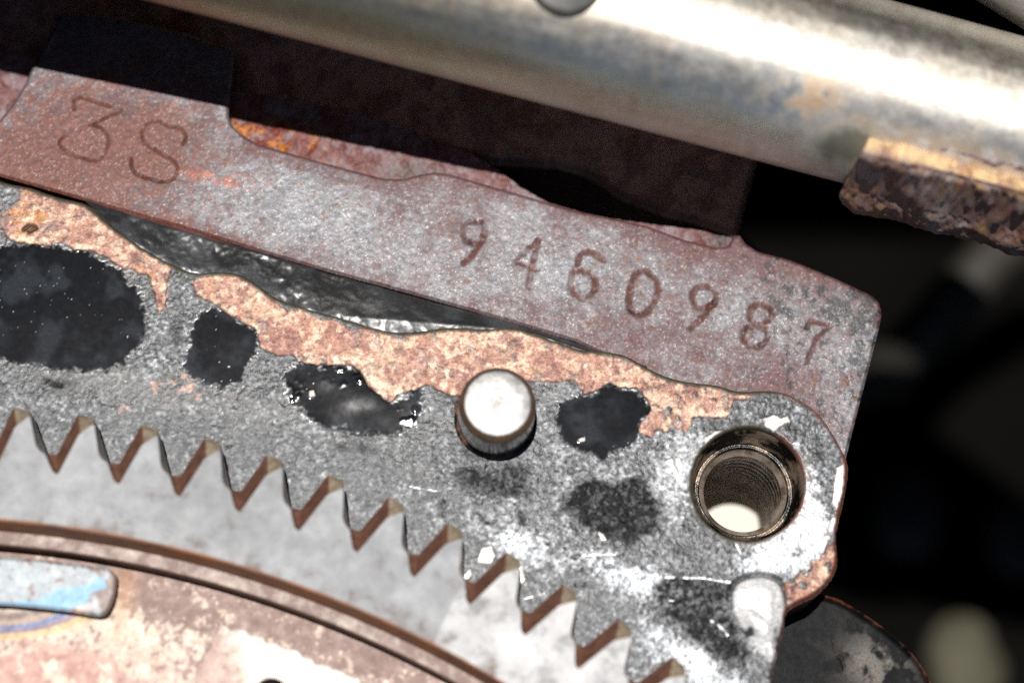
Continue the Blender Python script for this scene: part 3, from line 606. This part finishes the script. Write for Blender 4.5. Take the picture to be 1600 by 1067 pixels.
def gear_material():
    m = bpy.data.materials.new('worn_gear_steel'); m.use_nodes = True; N = m.node_tree.nodes; L = m.node_tree.links; b = N['Principled BSDF']
    def math_(op, a, b_=None, clamp=False):
        n = N.new('ShaderNodeMath'); n.operation = op; n.use_clamp = clamp
        for k, v in enumerate((a, b_)):
            if v is None: continue
            if isinstance(v, (int, float)): n.inputs[k].default_value = v
            else: L.new(v, n.inputs[k])
        return n.outputs[0]
    geo = N.new('ShaderNodeNewGeometry'); s_ = N.new('ShaderNodeVectorMath'); s_.operation = 'SCALE'; s_.inputs[3].default_value = 1000.0; L.new(geo.outputs['Position'], s_.inputs[0])
    sx = N.new('ShaderNodeSeparateXYZ'); L.new(s_.outputs[0], sx.inputs[0])
    dx = math_('SUBTRACT', sx.outputs[0], GX); dy = math_('SUBTRACT', sx.outputs[1], GY)
    rad = math_('SQRT', math_('ADD', math_('MULTIPLY', dx, dx), math_('MULTIPLY', dy, dy)))
    inner = math_('MULTIPLY', math_('SUBTRACT', RB - 1.0, rad), 1.0 / (RB - RI), True)        # 0 at the teeth, 1 at the inner edge
    def noise(scale, detail=4.0, rough=0.65):
        t = N.new('ShaderNodeTexNoise'); t.inputs['Scale'].default_value = scale; t.inputs['Detail'].default_value = detail; t.inputs['Roughness'].default_value = rough; L.new(s_.outputs[0], t.inputs['Vector']); return t.outputs[0]
    n1, n2, n3 = noise(0.30, 5.0, 0.72), noise(0.08, 2.0), noise(3.0)
    smut = math_('MULTIPLY', math_('SUBTRACT', math_('ADD', n1, math_('MULTIPLY', inner, 0.15)), 0.59), 7.0, True)
    mx = N.new('ShaderNodeMixRGB'); mx.inputs[1].default_value = (*lin(112, 114, 116), 1); mx.inputs[2].default_value = (*lin(92, 78, 72), 1); L.new(smut, mx.inputs[0])
    # freshly wiped metal to the right of a straight edge across the rim
    e0x, e0y = unp(726, 902, ZG); e1x, e1y = unp(678, 1002, ZG); ex, ey = float(e1x - e0x), float(e1y - e0y); el = math.hypot(ex, ey); nx_, ny_ = -ey / el, ex / el
    if nx_ < 0: nx_, ny_ = -nx_, -ny_
    dd = math_('ADD', math_('MULTIPLY', math_('SUBTRACT', sx.outputs[0], float(e0x)), nx_), math_('MULTIPLY', math_('SUBTRACT', sx.outputs[1], float(e0y)), ny_))
    wipe = math_('MULTIPLY', math_('ADD', dd, 0.15), 3.0, True); wipe = math_('MULTIPLY', wipe, math_('MULTIPLY', math_('SUBTRACT', 0.66, n1), 6.0, True))
    m2 = N.new('ShaderNodeMixRGB'); m2.inputs[2].default_value = (*lin(150, 150, 150), 1); L.new(mx.outputs[0], m2.inputs[1]); L.new(math_('MULTIPLY', wipe, 0.9), m2.inputs[0])
    br = N.new('ShaderNodeVectorMath'); br.operation = 'SCALE'; L.new(m2.outputs[0], br.inputs[0]); rings = math_('MULTIPLY', math_('SINE', math_('ADD', math_('MULTIPLY', rad, 14.0), math_('MULTIPLY', n1, 9.0))), 0.05); L.new(math_('ADD', math_('ADD', math_('MULTIPLY', n2, 0.9), 0.54), rings), br.inputs[3])
    L.new(br.outputs[0], b.inputs['Base Color']); b.inputs['Metallic'].default_value = 0.15
    L.new(math_('ADD', math_('MULTIPLY', n1, 0.3), 0.36), b.inputs['Roughness'])
    bp = N.new('ShaderNodeBump'); bp.inputs['Distance'].default_value = 0.03 * MM; bp.inputs['Strength'].default_value = 0.6; L.new(n3, bp.inputs['Height']); L.new(bp.outputs[0], b.inputs['Normal'])
    return m
ri_px = [(0, 815), (70, 820), (150, 832), (225, 847.5), (312, 870), (400, 891), (500, 930), (600, 972), (675, 1002), (787, 1065)]
RI = float(np.mean(polar(ri_px, ZG)[0])); print('ring inner', polar(ri_px, ZG)[0] - RI, RI, RB, RT)
M_gear = gear_material()
M_bevel = plain_material('brown_rust_bevel', lin(84, 56, 44), lin(112, 78, 62), 0.6, 0.1, scale=0.8, bump=0.05)
M_tip = plain_material('tan_tooth_tip', lin(150, 130, 104), lin(200, 186, 164), 0.42, 0.5, scale=0.8)
M_flank = plain_material('dark_tooth_flank', lin(120, 114, 110), lin(160, 154, 148), 0.4, 0.4, scale=0.7)
rim_parent = None
NF, NL = -3, 17                             # teeth that the frame can see, and a few beyond it
SEGT = n - 1
# rim of the ring gear: butts the teeth at RB
aa = np.concatenate([base_a[:-1] - k * PITCH for k in range(NF, NL)] + [[aF0 - NL * PITCH]])
Z1 = ZG - 4.6; Z2 = Z1 - 3.6
rows = [(RB, ZG), (RI + 0.25, ZG), (RI, ZG - 0.25), (RI - 0.6, Z1 - 0.1)]
co = np.concatenate([ring(np.full(len(aa), r), aa, z) for r, z in rows]); m = len(aa); f = []; mi = []
for k in range(len(rows) - 1):
    for i in range(m - 1):
        f.append([(k + 1) * m + i + 1, (k + 1) * m + i, k * m + i, k * m + i + 1]); mi.append(0 if k == 0 else 1)
M_rustwall = plain_material('rust_brown_wall', lin(130, 96, 78), lin(176, 116, 76), 0.7, 0.0, scale=0.25, bump=0.08)
rg = mesh_np('ring_gear', co, np.array(f), M_gear, fly, False); rg.data.materials.append(M_rustwall); rg.data.polygons.foreach_set('material_index', np.array(mi, np.int32))
tm = None
for k in range(NF, NL):
    if tm is None:
        o = mesh_np('tooth', tooth_co, tooth_f, M_gear, rg, False); tm = o.data
        for mt in (M_bevel, M_flank, M_tip): tm.materials.append(mt)
        mi = np.array(tooth_mi, np.int32)
        mi[1 + 3 * 3] = 3                                   # bevel of the tip
        for j in range(5, 12): mi[1 + 3 * j] = 2            # narrow worn bevel on the other flank
        mi[1 + 3 * 4] = 3
        tm.polygons.foreach_set('material_index', mi)
    else:
        o = bpy.data.objects.new('tooth', tm); col.objects.link(o); o.parent = rg
    o.rotation_euler = (0, 0, -k * PITCH)
# the two objects above are built about the flywheel's axis at z = 0
for o in [rg]: o.location = (0, 0, 30 * MM)

def annulus(name, r_out, r_in, z, z_bot, mat, wallmat, parent):
    rows = [(r_out, z), (r_in + 0.2, z), (r_in, z - 0.2), (r_in, z_bot)]
    co = np.concatenate([ring(np.full(len(aa), r), aa, zz + 30) for r, zz in rows]); f = []; mi = []
    for k in range(3):
        for i in range(m - 1):
            f.append([(k + 1) * m + i + 1, (k + 1) * m + i, k * m + i, k * m + i + 1]); mi.append(0 if k == 0 else 1)
    o = mesh_np(name, co, np.array(f), mat, parent, False); o.data.materials.append(wallmat); o.data.polygons.foreach_set('material_index', np.array(mi, np.int32)); return o
r2_px = [(0, 858), (156, 873), (312, 905), (400, 931), (500, 964), (600, 1007)]
R2 = float(np.mean(polar(r2_px, Z1)[0])); print('step ring', polar(r2_px, Z1)[0] - R2, R2)
M_step = plain_material('mottled_step_steel', lin(100, 78, 70), lin(158, 144, 134), 0.5, 0.15, scale=0.5, bump=0.06, lo=0.42, hi=0.66)
M_darkwall = plain_material('dark_brown_wall', lin(84, 60, 50), lin(112, 82, 66), 0.7, scale=0.4)
annulus('step_ring', RI + 0.5, R2, Z1, Z2 - 0.3, M_step, M_darkwall, fly)

# ---- plate inside the step ring ---------------------------------------
patch_poly = [(345, 975), (372, 982), (410, 996), (470, 1022), (560, 1064), (640, 1105), (640, 1160), (280, 1160), (306, 1062), (326, 1010)]
def plate_sd(u, v):
    x, y = unp(u, v, Z2); return np.maximum((np.hypot(x - GX, y - GY) - (R2 + 0.3)) / 0.085, 28 - np.hypot(u - 424, (v - 1087)))
def plate_surf(u, v, sd):
    x, y = unp(u, v, Z2); rr = np.hypot(x - GX, y - GY)
    med = fbm(u, v, 26, 5, 501, 0.65); fin = fbm(u, v, 9, 4, 502, 0.65); big = fbm(u, v, 70, 3, 503)
    brown = lin(104, 78, 68); cream = lin(186, 172, 154); pink = lin(150, 108, 98)
    c = np.tile(brown, (len(u), 1)) * (0.8 + 0.4 * med)[:, None]
    inn = sstep(2.0, 8.5, (R2 - rr) + 0.0 * u)
    cm = sstep(0.40, 0.62, 0.62 * fin + 0.36 * med + 0.24 * (inn - 0.62))
    c = mix(c, cream, cm * 0.8)
    pm = blob(u, v, 90, 1050, 150, 42, 3) + 0.7 * blob(u, v, 0, 1035, 60, 30); c = mix(c, pink, np.clip(1.3 * pm, 0, 1) * sstep(0.30, 0.5, 1 - med) * 0.85)
    c = mix(c, lin(150, 108, 70), blob(u, v, 192, 930, 20, 60, 8) * 0.55)
    # heat-tint colours round the weld below the blue pad
    d = np.hypot((u + 5) / 140.0, (v - 935) / 52.0) * 52 + 3 * (med - 0.5)
    for r0, w, cc, k in ((30, 8, lin(84, 66, 64), 0.95), (38, 5, lin(150, 126, 104), 0.7), (46, 4.5, lin(66, 92, 138), 0.9), (52, 3.5, lin(86, 62, 96), 0.8), (59, 5, lin(176, 146, 78), 0.6)):
        c = mix(c, cc, np.exp(-((d - r0) / w) ** 2) * k * sstep(930, 940, v))
    pp = patch(u, v, patch_poly, 4.0, 7, 14, 510)
    c = mix(c, lin(150, 124, 114), pp * 0.8 * (1 - sstep(345, 400, u + 0.3 * (1067 - v)) * sstep(0.35, 0.5, med))); c = mix(c, lin(196, 188, 178), pp * sstep(360, 420, u + 0.4 * (1067 - v)) * 0.85)
    dz = (med - 0.5) * 0.12 - 0.10 * pp
    return dz, c, np.stack([np.full(len(u), 0.5), np.full(len(u), 0.5), np.full(len(u), 0.15)], 1)
plate = field('centre_plate', (-100, 760, 850, 1140), 2.2, Z2, plate_sd, plate_surf, M_steel, fly, Z2 - 6)
plate.matrix_parent_inverse = Matrix.Translation((-GX * MM, -GY * MM, 30 * MM))
bx, by = unp(424, 1087, Z2)
hw = lathe('drilled_hole', [(2.45, Z2 + 0.0), (2.2, Z2 - 0.4), (2.2, Z2 - 14), (0.01, Z2 - 14)], float(bx), float(by), plain_material('hole_wall', (0.02, 0.014, 0.016), (0.05, 0.034, 0.03), 0.6), fly, 48)
hw.matrix_parent_inverse = plate.matrix_parent_inverse
blue_poly = smooth_poly([(-110, 858), (-40, 865), (0, 869), (75, 875), (150, 885), (172, 889), (181, 900), (178, 930), (168, 954), (157, 961), (140, 960), (112, 955), (50, 948), (0, 944), (-110, 938)], 3)
def blue_surf(u, v, sd):
    med = fbm(u, v, 24, 4, 521); fin = fbm(u, v, 9, 4, 522, 0.65)
    c = np.tile(lin(146, 154, 158), (len(u), 1)); c = mix(c, lin(116, 92, 84), sstep(0.52, 0.64, fin * 0.7 + med * 0.2 + 0.12 * sstep(-14, 0, sd) + 0.25 * blob(u, v, 165, 925, 26, 40)) * 0.9)
    b = patch(u + 5 * (fin - 0.5), v + 5 * (med - 0.5), [(0, 940), (60, 938), (84, 922), (110, 917), (140, 911), (148, 900), (164, 902), (166, 917), (152, 922), (142, 924), (136, 945), (112, 953), (50, 947), (-60, 942)], 2.0, 2.5, 9, 523)
    c = mix(c, lin(116, 158, 186), b * 0.92); c = mix(c, lin(206, 160, 140), blob(u, v, 125, 952, 16, 5, -15) * 0.7)
    return (med - 0.5) * 0.1 - sstep(-6, 0, sd) ** 2 * 0.2, c, np.stack([np.full(len(u), 0.5), np.full(len(u), 0.5), np.full(len(u), 0.1)], 1)
bp_ = field('blue_pad', (-100, 190, 855, 968), 1.8, Z2 + 2.4, lambda u, v: poly_sd(u, v, blue_poly), blue_surf, M_steel, fly, Z2 - 0.4, lin(74, 52, 44))
bp_.matrix_parent_inverse = plate.matrix_parent_inverse; bp_['label'] = 'raised pad with chipped light blue paint'

# ================================================================== STEEL PIPE
def P3(u, v, z):
    x, y = unp(u, v, z); return np.array([float(x), float(y), z])
a = P3(438, -99, 25.5); b = P3(1476, 177, 14.5); axd = b - a
PIPE_R = 12.2
p0 = a - axd * 0.75; p1 = b + axd * 0.65
def tube(p0, p1, r, nl, na, wob=0.0, seed=0):
    d = (p1 - p0); L = np.linalg.norm(d); d = d / L
    s = np.cross(d, [0, 0, 1.0]); s /= np.linalg.norm(s); up = np.cross(s, d)
    t = np.linspace(0, 1, nl); an = np.linspace(0, 2 * math.pi, na, endpoint=False)
    T, A_ = np.meshgrid(t, an, indexing='ij')
    rr = r + wob * (fbm(T * L * 2, A_ * 30, 40, 3, seed) - 0.5) + 0.5 * wob * np.sin(9 * A_ + 0.02 * L * T)
    c = p0 + T[..., None] * L * d + rr[..., None] * (np.cos(A_)[..., None] * s + np.sin(A_)[..., None] * up)
    idx = np.arange(nl * na).reshape(nl, na); nx = np.roll(idx, -1, 1)
    f = np.stack([idx[:-1].ravel(), idx[1:].ravel(), nx[1:].ravel(), nx[:-1].ravel()], 1)[:, ::-1]
    return c.reshape(-1, 3), f, d, s, up
co, f, pd, ps, pu = tube(p0, p1, PIPE_R, 420, 160, 0.10, 7)
pu_, pv_ = proj(co[:, 0], co[:, 1], co[:, 2])
front_side = (co - CAM) @ np.array([0, 0, 1.0]) < 1e9
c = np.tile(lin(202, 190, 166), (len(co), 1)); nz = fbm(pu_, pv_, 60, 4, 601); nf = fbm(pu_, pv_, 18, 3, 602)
c = mix(np.tile(lin(240, 235, 224), (len(co), 1)), c * 0.8, sstep(1250, 500, pu_)); c = mix(c, lin(190, 172, 142), sstep(0.45, 0.70, nz) * 0.25)  # left half grimy; the right end's sun glare put into the colour
edge_d = np.abs((pv_ - 245) - (pu_ - 1200) * 0.268)
ru = np.exp(-(edge_d / 40) ** 2) * sstep(1330, 1400, pu_) + 0.8 * blob(pu_, pv_, 1262, 150, 60, 40) * sstep(0.4, 0.6, nf) + 0.6 * blob(pu_, pv_, 1500, 235, 160, 22, 15)
c = mix(c, lin(196, 146, 84), np.clip(ru, 0, 1) * sstep(0.3, 0.6, nf) * 0.8)
wuu = pu_ + 50 * (fbm(pu_, pv_, 40, 3, 606) - 0.5); wvv = pv_ + 40 * (fbm(pu_, pv_, 40, 3, 607) - 0.5); ol = np.clip(1.05 * blob(wuu, wvv, 1312, 226, 54, 36, 20) + 0.8 * blob(wuu, wvv, 1345, 240, 20, 40, 20), 0, 1); c = mix(c, lin(70, 72, 58), ol * 0.9)
ax_t = (co - p0) @ pd; an_t = np.tile(np.linspace(0, 2 * math.pi, 160, endpoint=False), 420); stk = fbm(ax_t * 0.6 + 0 * an_t, an_t * 60, 6, 3, 608)
c = c * (0.91 + 0.18 * stk)[:, None]
dots = sstep(0.80, 0.9, vnoise(pu_ / 26, pv_ / 26, 605)); c = mix(c, lin(190, 150, 100), dots * 0.2)
par = np.stack([0.43 + 0.06 * (nz - 0.5) + 0.08 * (stk - 0.5) + 0.25 * ol + 0.2 * np.clip(ru, 0, 1), np.full(len(co), 0.35), 1.0 - 0.7 * ol - 0.4 * np.clip(ru, 0, 1)], 1)
pipe = empty('steel_pipe', 'shiny bare steel pipe crossing the top, blurred and glaring in the sun', 'pipe', tuple(a))
pinv = Matrix.Translation(tuple(-a * MM))
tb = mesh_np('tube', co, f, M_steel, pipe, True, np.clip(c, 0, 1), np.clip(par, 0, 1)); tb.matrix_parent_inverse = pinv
# dark disc added in place of a hole in the pipe
ray = P3(884, -38, 0.0) - CAM; ray /= np.linalg.norm(ray); w0 = CAM - a; pa = ray - pd * (ray @ pd); pb = w0 - pd * (w0 @ pd)
qa, qb, qc = pa @ pa, 2 * pa @ pb, pb @ pb - PIPE_R ** 2; q = CAM + ray * ((-qb - math.sqrt(qb * qb - 4 * qa * qc)) / (2 * qa))
ctr = a + pd * ((q - a) @ pd); toc = (q - ctr) / np.linalg.norm(q - ctr)
M_hole_disc = plain_material('dark_grey_hole_disc', lin(60, 60, 58), lin(86, 86, 82), 0.5, scale=0.4)
e1 = pd; e2 = np.cross(toc, e1); an = np.linspace(0, 2 * math.pi, 64, endpoint=False); rows = [(0.01, 0.85), (4.6, 0.85), (5.0, 0.65), (5.1, -1.8)]
co = np.concatenate([[ctr + toc * (PIPE_R - 0.25 + h) + r * (math.cos(t) * e1 + math.sin(t) * e2) for t in an] for r, h in rows]); f = []
for k in range(3):
    for j in range(64): f.append([k * 64 + j, (k + 1) * 64 + j, (k + 1) * 64 + (j + 1) % 64, k * 64 + (j + 1) % 64])
bg_ = mesh_np('hole_disc', co, np.array(f), M_hole_disc, pipe, True); bg_.matrix_parent_inverse = pinv; bg_['label'] = 'dark grey disc in place of a hole in the pipe'

# ================================================================== RUSTED BRACKET
def loft(name, lines, nl, nsub, mat, parent, amp, colfun, rough=0.6):
    """surface through a list of 3-D edge lines [(start, end), ...] running along the pipe"""
    rows = []
    for k in range(len(lines) - 1):
        for j in range(nsub):
            t = j / nsub; rows.append(((1 - t) * lines[k][0] + t * lines[k + 1][0], (1 - t) * lines[k][1] + t * lines[k + 1][1]))
    rows.append(lines[-1]); s = np.linspace(0, 1, nl); s = s
    co = np.stack([r0[None] + s[:, None] * (r1 - r0)[None] for r0, r1 in rows])      # rows x nl x 3
    u, v = proj(co[..., 0], co[..., 1], co[..., 2])
    nrm = np.cross(np.gradient(co, axis=1), np.gradient(co, axis=0)); nrm /= np.linalg.norm(nrm, axis=-1)[..., None] + 1e-12
    co = co + nrm * (amp * (fbm(u, v, 40, 4, 701) - 0.5) + 0.3 * amp * (fbm(u, v, 9, 3, 702) - 0.5))[..., None]
    k, nn = co.shape[:2]; idx = np.arange(k * nn).reshape(k, nn)
    f = np.stack([idx[:-1, :-1].ravel(), idx[:-1, 1:].ravel(), idx[1:, 1:].ravel(), idx[1:, :-1].ravel()], 1)
    uf, vf = u.ravel(), v.ravel(); c = colfun(uf, vf)
    # end cap
    ends = [list(idx[:, 0]), list(idx[::-1, -1])]
    faces = [list(map(int, q)) for q in f] + [list(map(int, e)) for e in ends]
    return mesh_np(name, co.reshape(-1, 3), faces, mat, parent, True, c, np.tile([rough, 1.0, 0.1], (len(c), 1)))
def rust_cols(u, v):
    n1 = fbm(u, v, 34, 4, 711); n2 = fbm(u, v, 14, 3, 712)
    c = np.tile(lin(146, 116, 106), (len(u), 1)); c = mix(c, lin(168, 150, 144), sstep(0.45, 0.62, n1)); c = mix(c, lin(150, 86, 58), sstep(0.56, 0.72, n2) * 0.5); c = mix(c, lin(170, 132, 74), sstep(0.60, 0.74, fbm(u, v, 20, 3, 713)) * 0.5)
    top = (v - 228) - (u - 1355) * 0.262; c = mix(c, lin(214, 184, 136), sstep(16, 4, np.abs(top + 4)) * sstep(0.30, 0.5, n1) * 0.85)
    return np.clip(c, 0, 1)
brk = empty('rusted_bracket', 'rust brown welded bracket hanging under the steel pipe at the right', 'bracket', tuple(P3(1330, 320, 18)))
binv = Matrix.Translation(tuple(-P3(1330, 320, 18) * MM))
ln = lambda u0, v0, z0, du=340, sl=0.262, dzz=-2.5: (P3(u0, v0, z0), P3(u0 + du, v0 + du * sl, z0 + dzz))
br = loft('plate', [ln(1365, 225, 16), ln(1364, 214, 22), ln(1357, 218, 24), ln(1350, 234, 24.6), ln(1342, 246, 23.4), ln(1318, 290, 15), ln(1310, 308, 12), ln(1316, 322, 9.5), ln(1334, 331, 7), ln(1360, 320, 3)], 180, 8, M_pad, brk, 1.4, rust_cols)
br.matrix_parent_inverse = binv
wl = loft('weld_bead', [ln(1372, 220, 20), ln(1368, 210, 22.5), ln(1370, 206, 24), ln(1374, 202, 24.2), ln(1380, 198, 22)], 180, 6, M_pad, brk, 1.2, lambda u, v: mix(np.tile(lin(96, 76, 76), (len(u), 1)), lin(140, 126, 124), sstep(0.45, 0.65, fbm(u, v, 16, 3, 721))), 0.45)
wl.matrix_parent_inverse = binv

# second pipe, only its edge enters the corner of the frame
a2 = P3(1500, -120, 12.0); b2 = P3(1760, 40, 16.0)
co, f, *_ = tube(a2 - (b2 - a2) * 2.0, b2 + (b2 - a2) * 2.0, 7.5, 120, 96, 0.05, 9)
cc = np.tile(lin(170, 168, 162), (len(co), 1))
o2 = mesh_np('cooling_line', co, f, M_steel, None, True, cc, np.tile([0.42, 0.5, 0.5], (len(co), 1)))
o2['label'] = 'pale grey pipe edge in the upper right corner'; o2['category'] = 'pipe'

# ================================================================== SURROUNDINGS
M_bay = plain_material('bay_shade_black', (0.0012, 0.0012, 0.0011), (0.003, 0.0027, 0.0023), 0.9, scale=0.02, spec=0.05)  # the bay's deep shade put into a near-black colour
def slab(name, x0, x1, y0, y1, z0, z1, mat):
    co = np.array([(x, y, z) for z in (z0, z1) for x, y in ((x0, y0), (x1, y0), (x1, y1), (x0, y1))], float)
    f = [[3, 2, 1, 0], [4, 5, 6, 7], [0, 1, 5, 4], [1, 2, 6, 5], [2, 3, 7, 6], [3, 0, 4, 7]]
    o = mesh_np(name, co, f, mat, None, False); o['kind'] = 'structure'; return o
slab('engine_bay_floor', -400, 400, -400, 400, -190, -180, M_bay)
slab('shade_wall_right', 230, 240, -249, 114, -179, 380, M_bay)  # unseen wall added on the right to cut the sky light
slab('shade_wall_back', -190, 240, 115, 125, -179, 330, M_bay)  # unseen back wall, added to keep the sky light down
slab('shade_wall_left', -190, -180, -260, 114, -179, 380, M_bay)  # unseen left wall, put in to dim the sky fill

# dim things far down in the bay, out of focus
def background_tube(name, pts, r, mat, label, cat):
    P = np.array(smooth_poly(pts, 10, False)); k = len(P); d = np.gradient(P, axis=0); d /= np.linalg.norm(d, axis=1)[:, None]
    s_ = np.cross(d, [0.1, 0.2, 1.0]); s_ /= np.linalg.norm(s_, axis=1)[:, None]; t_ = np.cross(s_, d); an = np.linspace(0, 2 * math.pi, 20, endpoint=False)
    rr = r * (1 + 0.06 * np.sin(np.arange(k) * 2.1))
    co = P[:, None] + rr[:, None, None] * (np.cos(an)[None, :, None] * s_[:, None] + np.sin(an)[None, :, None] * t_[:, None])
    idx = np.arange(k * 20).reshape(k, 20); nx = np.roll(idx, -1, 1)
    f = np.stack([idx[:-1].ravel(), nx[:-1].ravel(), nx[1:].ravel(), idx[1:].ravel()], 1)
    o = mesh_np(name, co.reshape(-1, 3), f, mat, None, True); o['label'] = label; o['category'] = cat; return o
M_hose = plain_material('dull_rubber', (0.010, 0.009, 0.007), (0.022, 0.019, 0.014), 0.7, scale=0.05)
background_tube('rubber_hose', [tuple(P3(1250, 640, -150)), tuple(P3(1400, 560, -120)), tuple(P3(1500, 460, -110)), tuple(P3(1580, 380, -110)), tuple(P3(1700, 330, -120))], 5.0, M_hose, 'dim rubber hose in the dark gap right of the block', 'hose')
def stone(name, u, v, z, r, label, seed, mat):
    c0 = P3(u, v, z); th = np.linspace(0, math.pi, 20); ph = np.linspace(0, 2 * math.pi, 32, endpoint=False); T, Q = np.meshgrid(th, ph, indexing='ij')
    n_ = np.stack([np.sin(T) * np.cos(Q), np.sin(T) * np.sin(Q), np.cos(T)], -1)
    rr = r * (0.8 + 0.45 * fbm(n_[..., 0] * 30 + 50 * n_[..., 2], n_[..., 1] * 30 + 20 * n_[..., 2], 22, 3, seed))
    co = (n_ * rr[..., None] * [1.0, 1.25, 0.6]).reshape(-1, 3) + c0; idx = np.arange(20 * 32).reshape(20, 32); nx = np.roll(idx, -1, 1)
    f = np.stack([idx[:-1].ravel(), idx[1:].ravel(), nx[1:].ravel(), nx[:-1].ravel()], 1)
    o = mesh_np(name, co, f, mat, None, True); o['label'] = label; o['category'] = 'stone'; return o
M_stone = plain_material('olive_stone', lin(58, 56, 42), lin(80, 77, 60), 0.8, scale=0.2)
M_stone2 = plain_material('dark_stone', lin(30, 30, 30), lin(52, 50, 50), 0.8, scale=0.2)
stone('stone', 1503, 1035, -172, 7.5, 'blurred olive beige stone in the dark at the lower right corner', 3, M_stone)
stone('stone', 1592, 840, -160, 6.0, 'dim grey stone cut by the right edge of the frame', 5, M_stone2)
stone('stone', 1420, 800, -160, 7.0, 'faint dark stone just right of the bolt hole boss', 8, M_stone2)
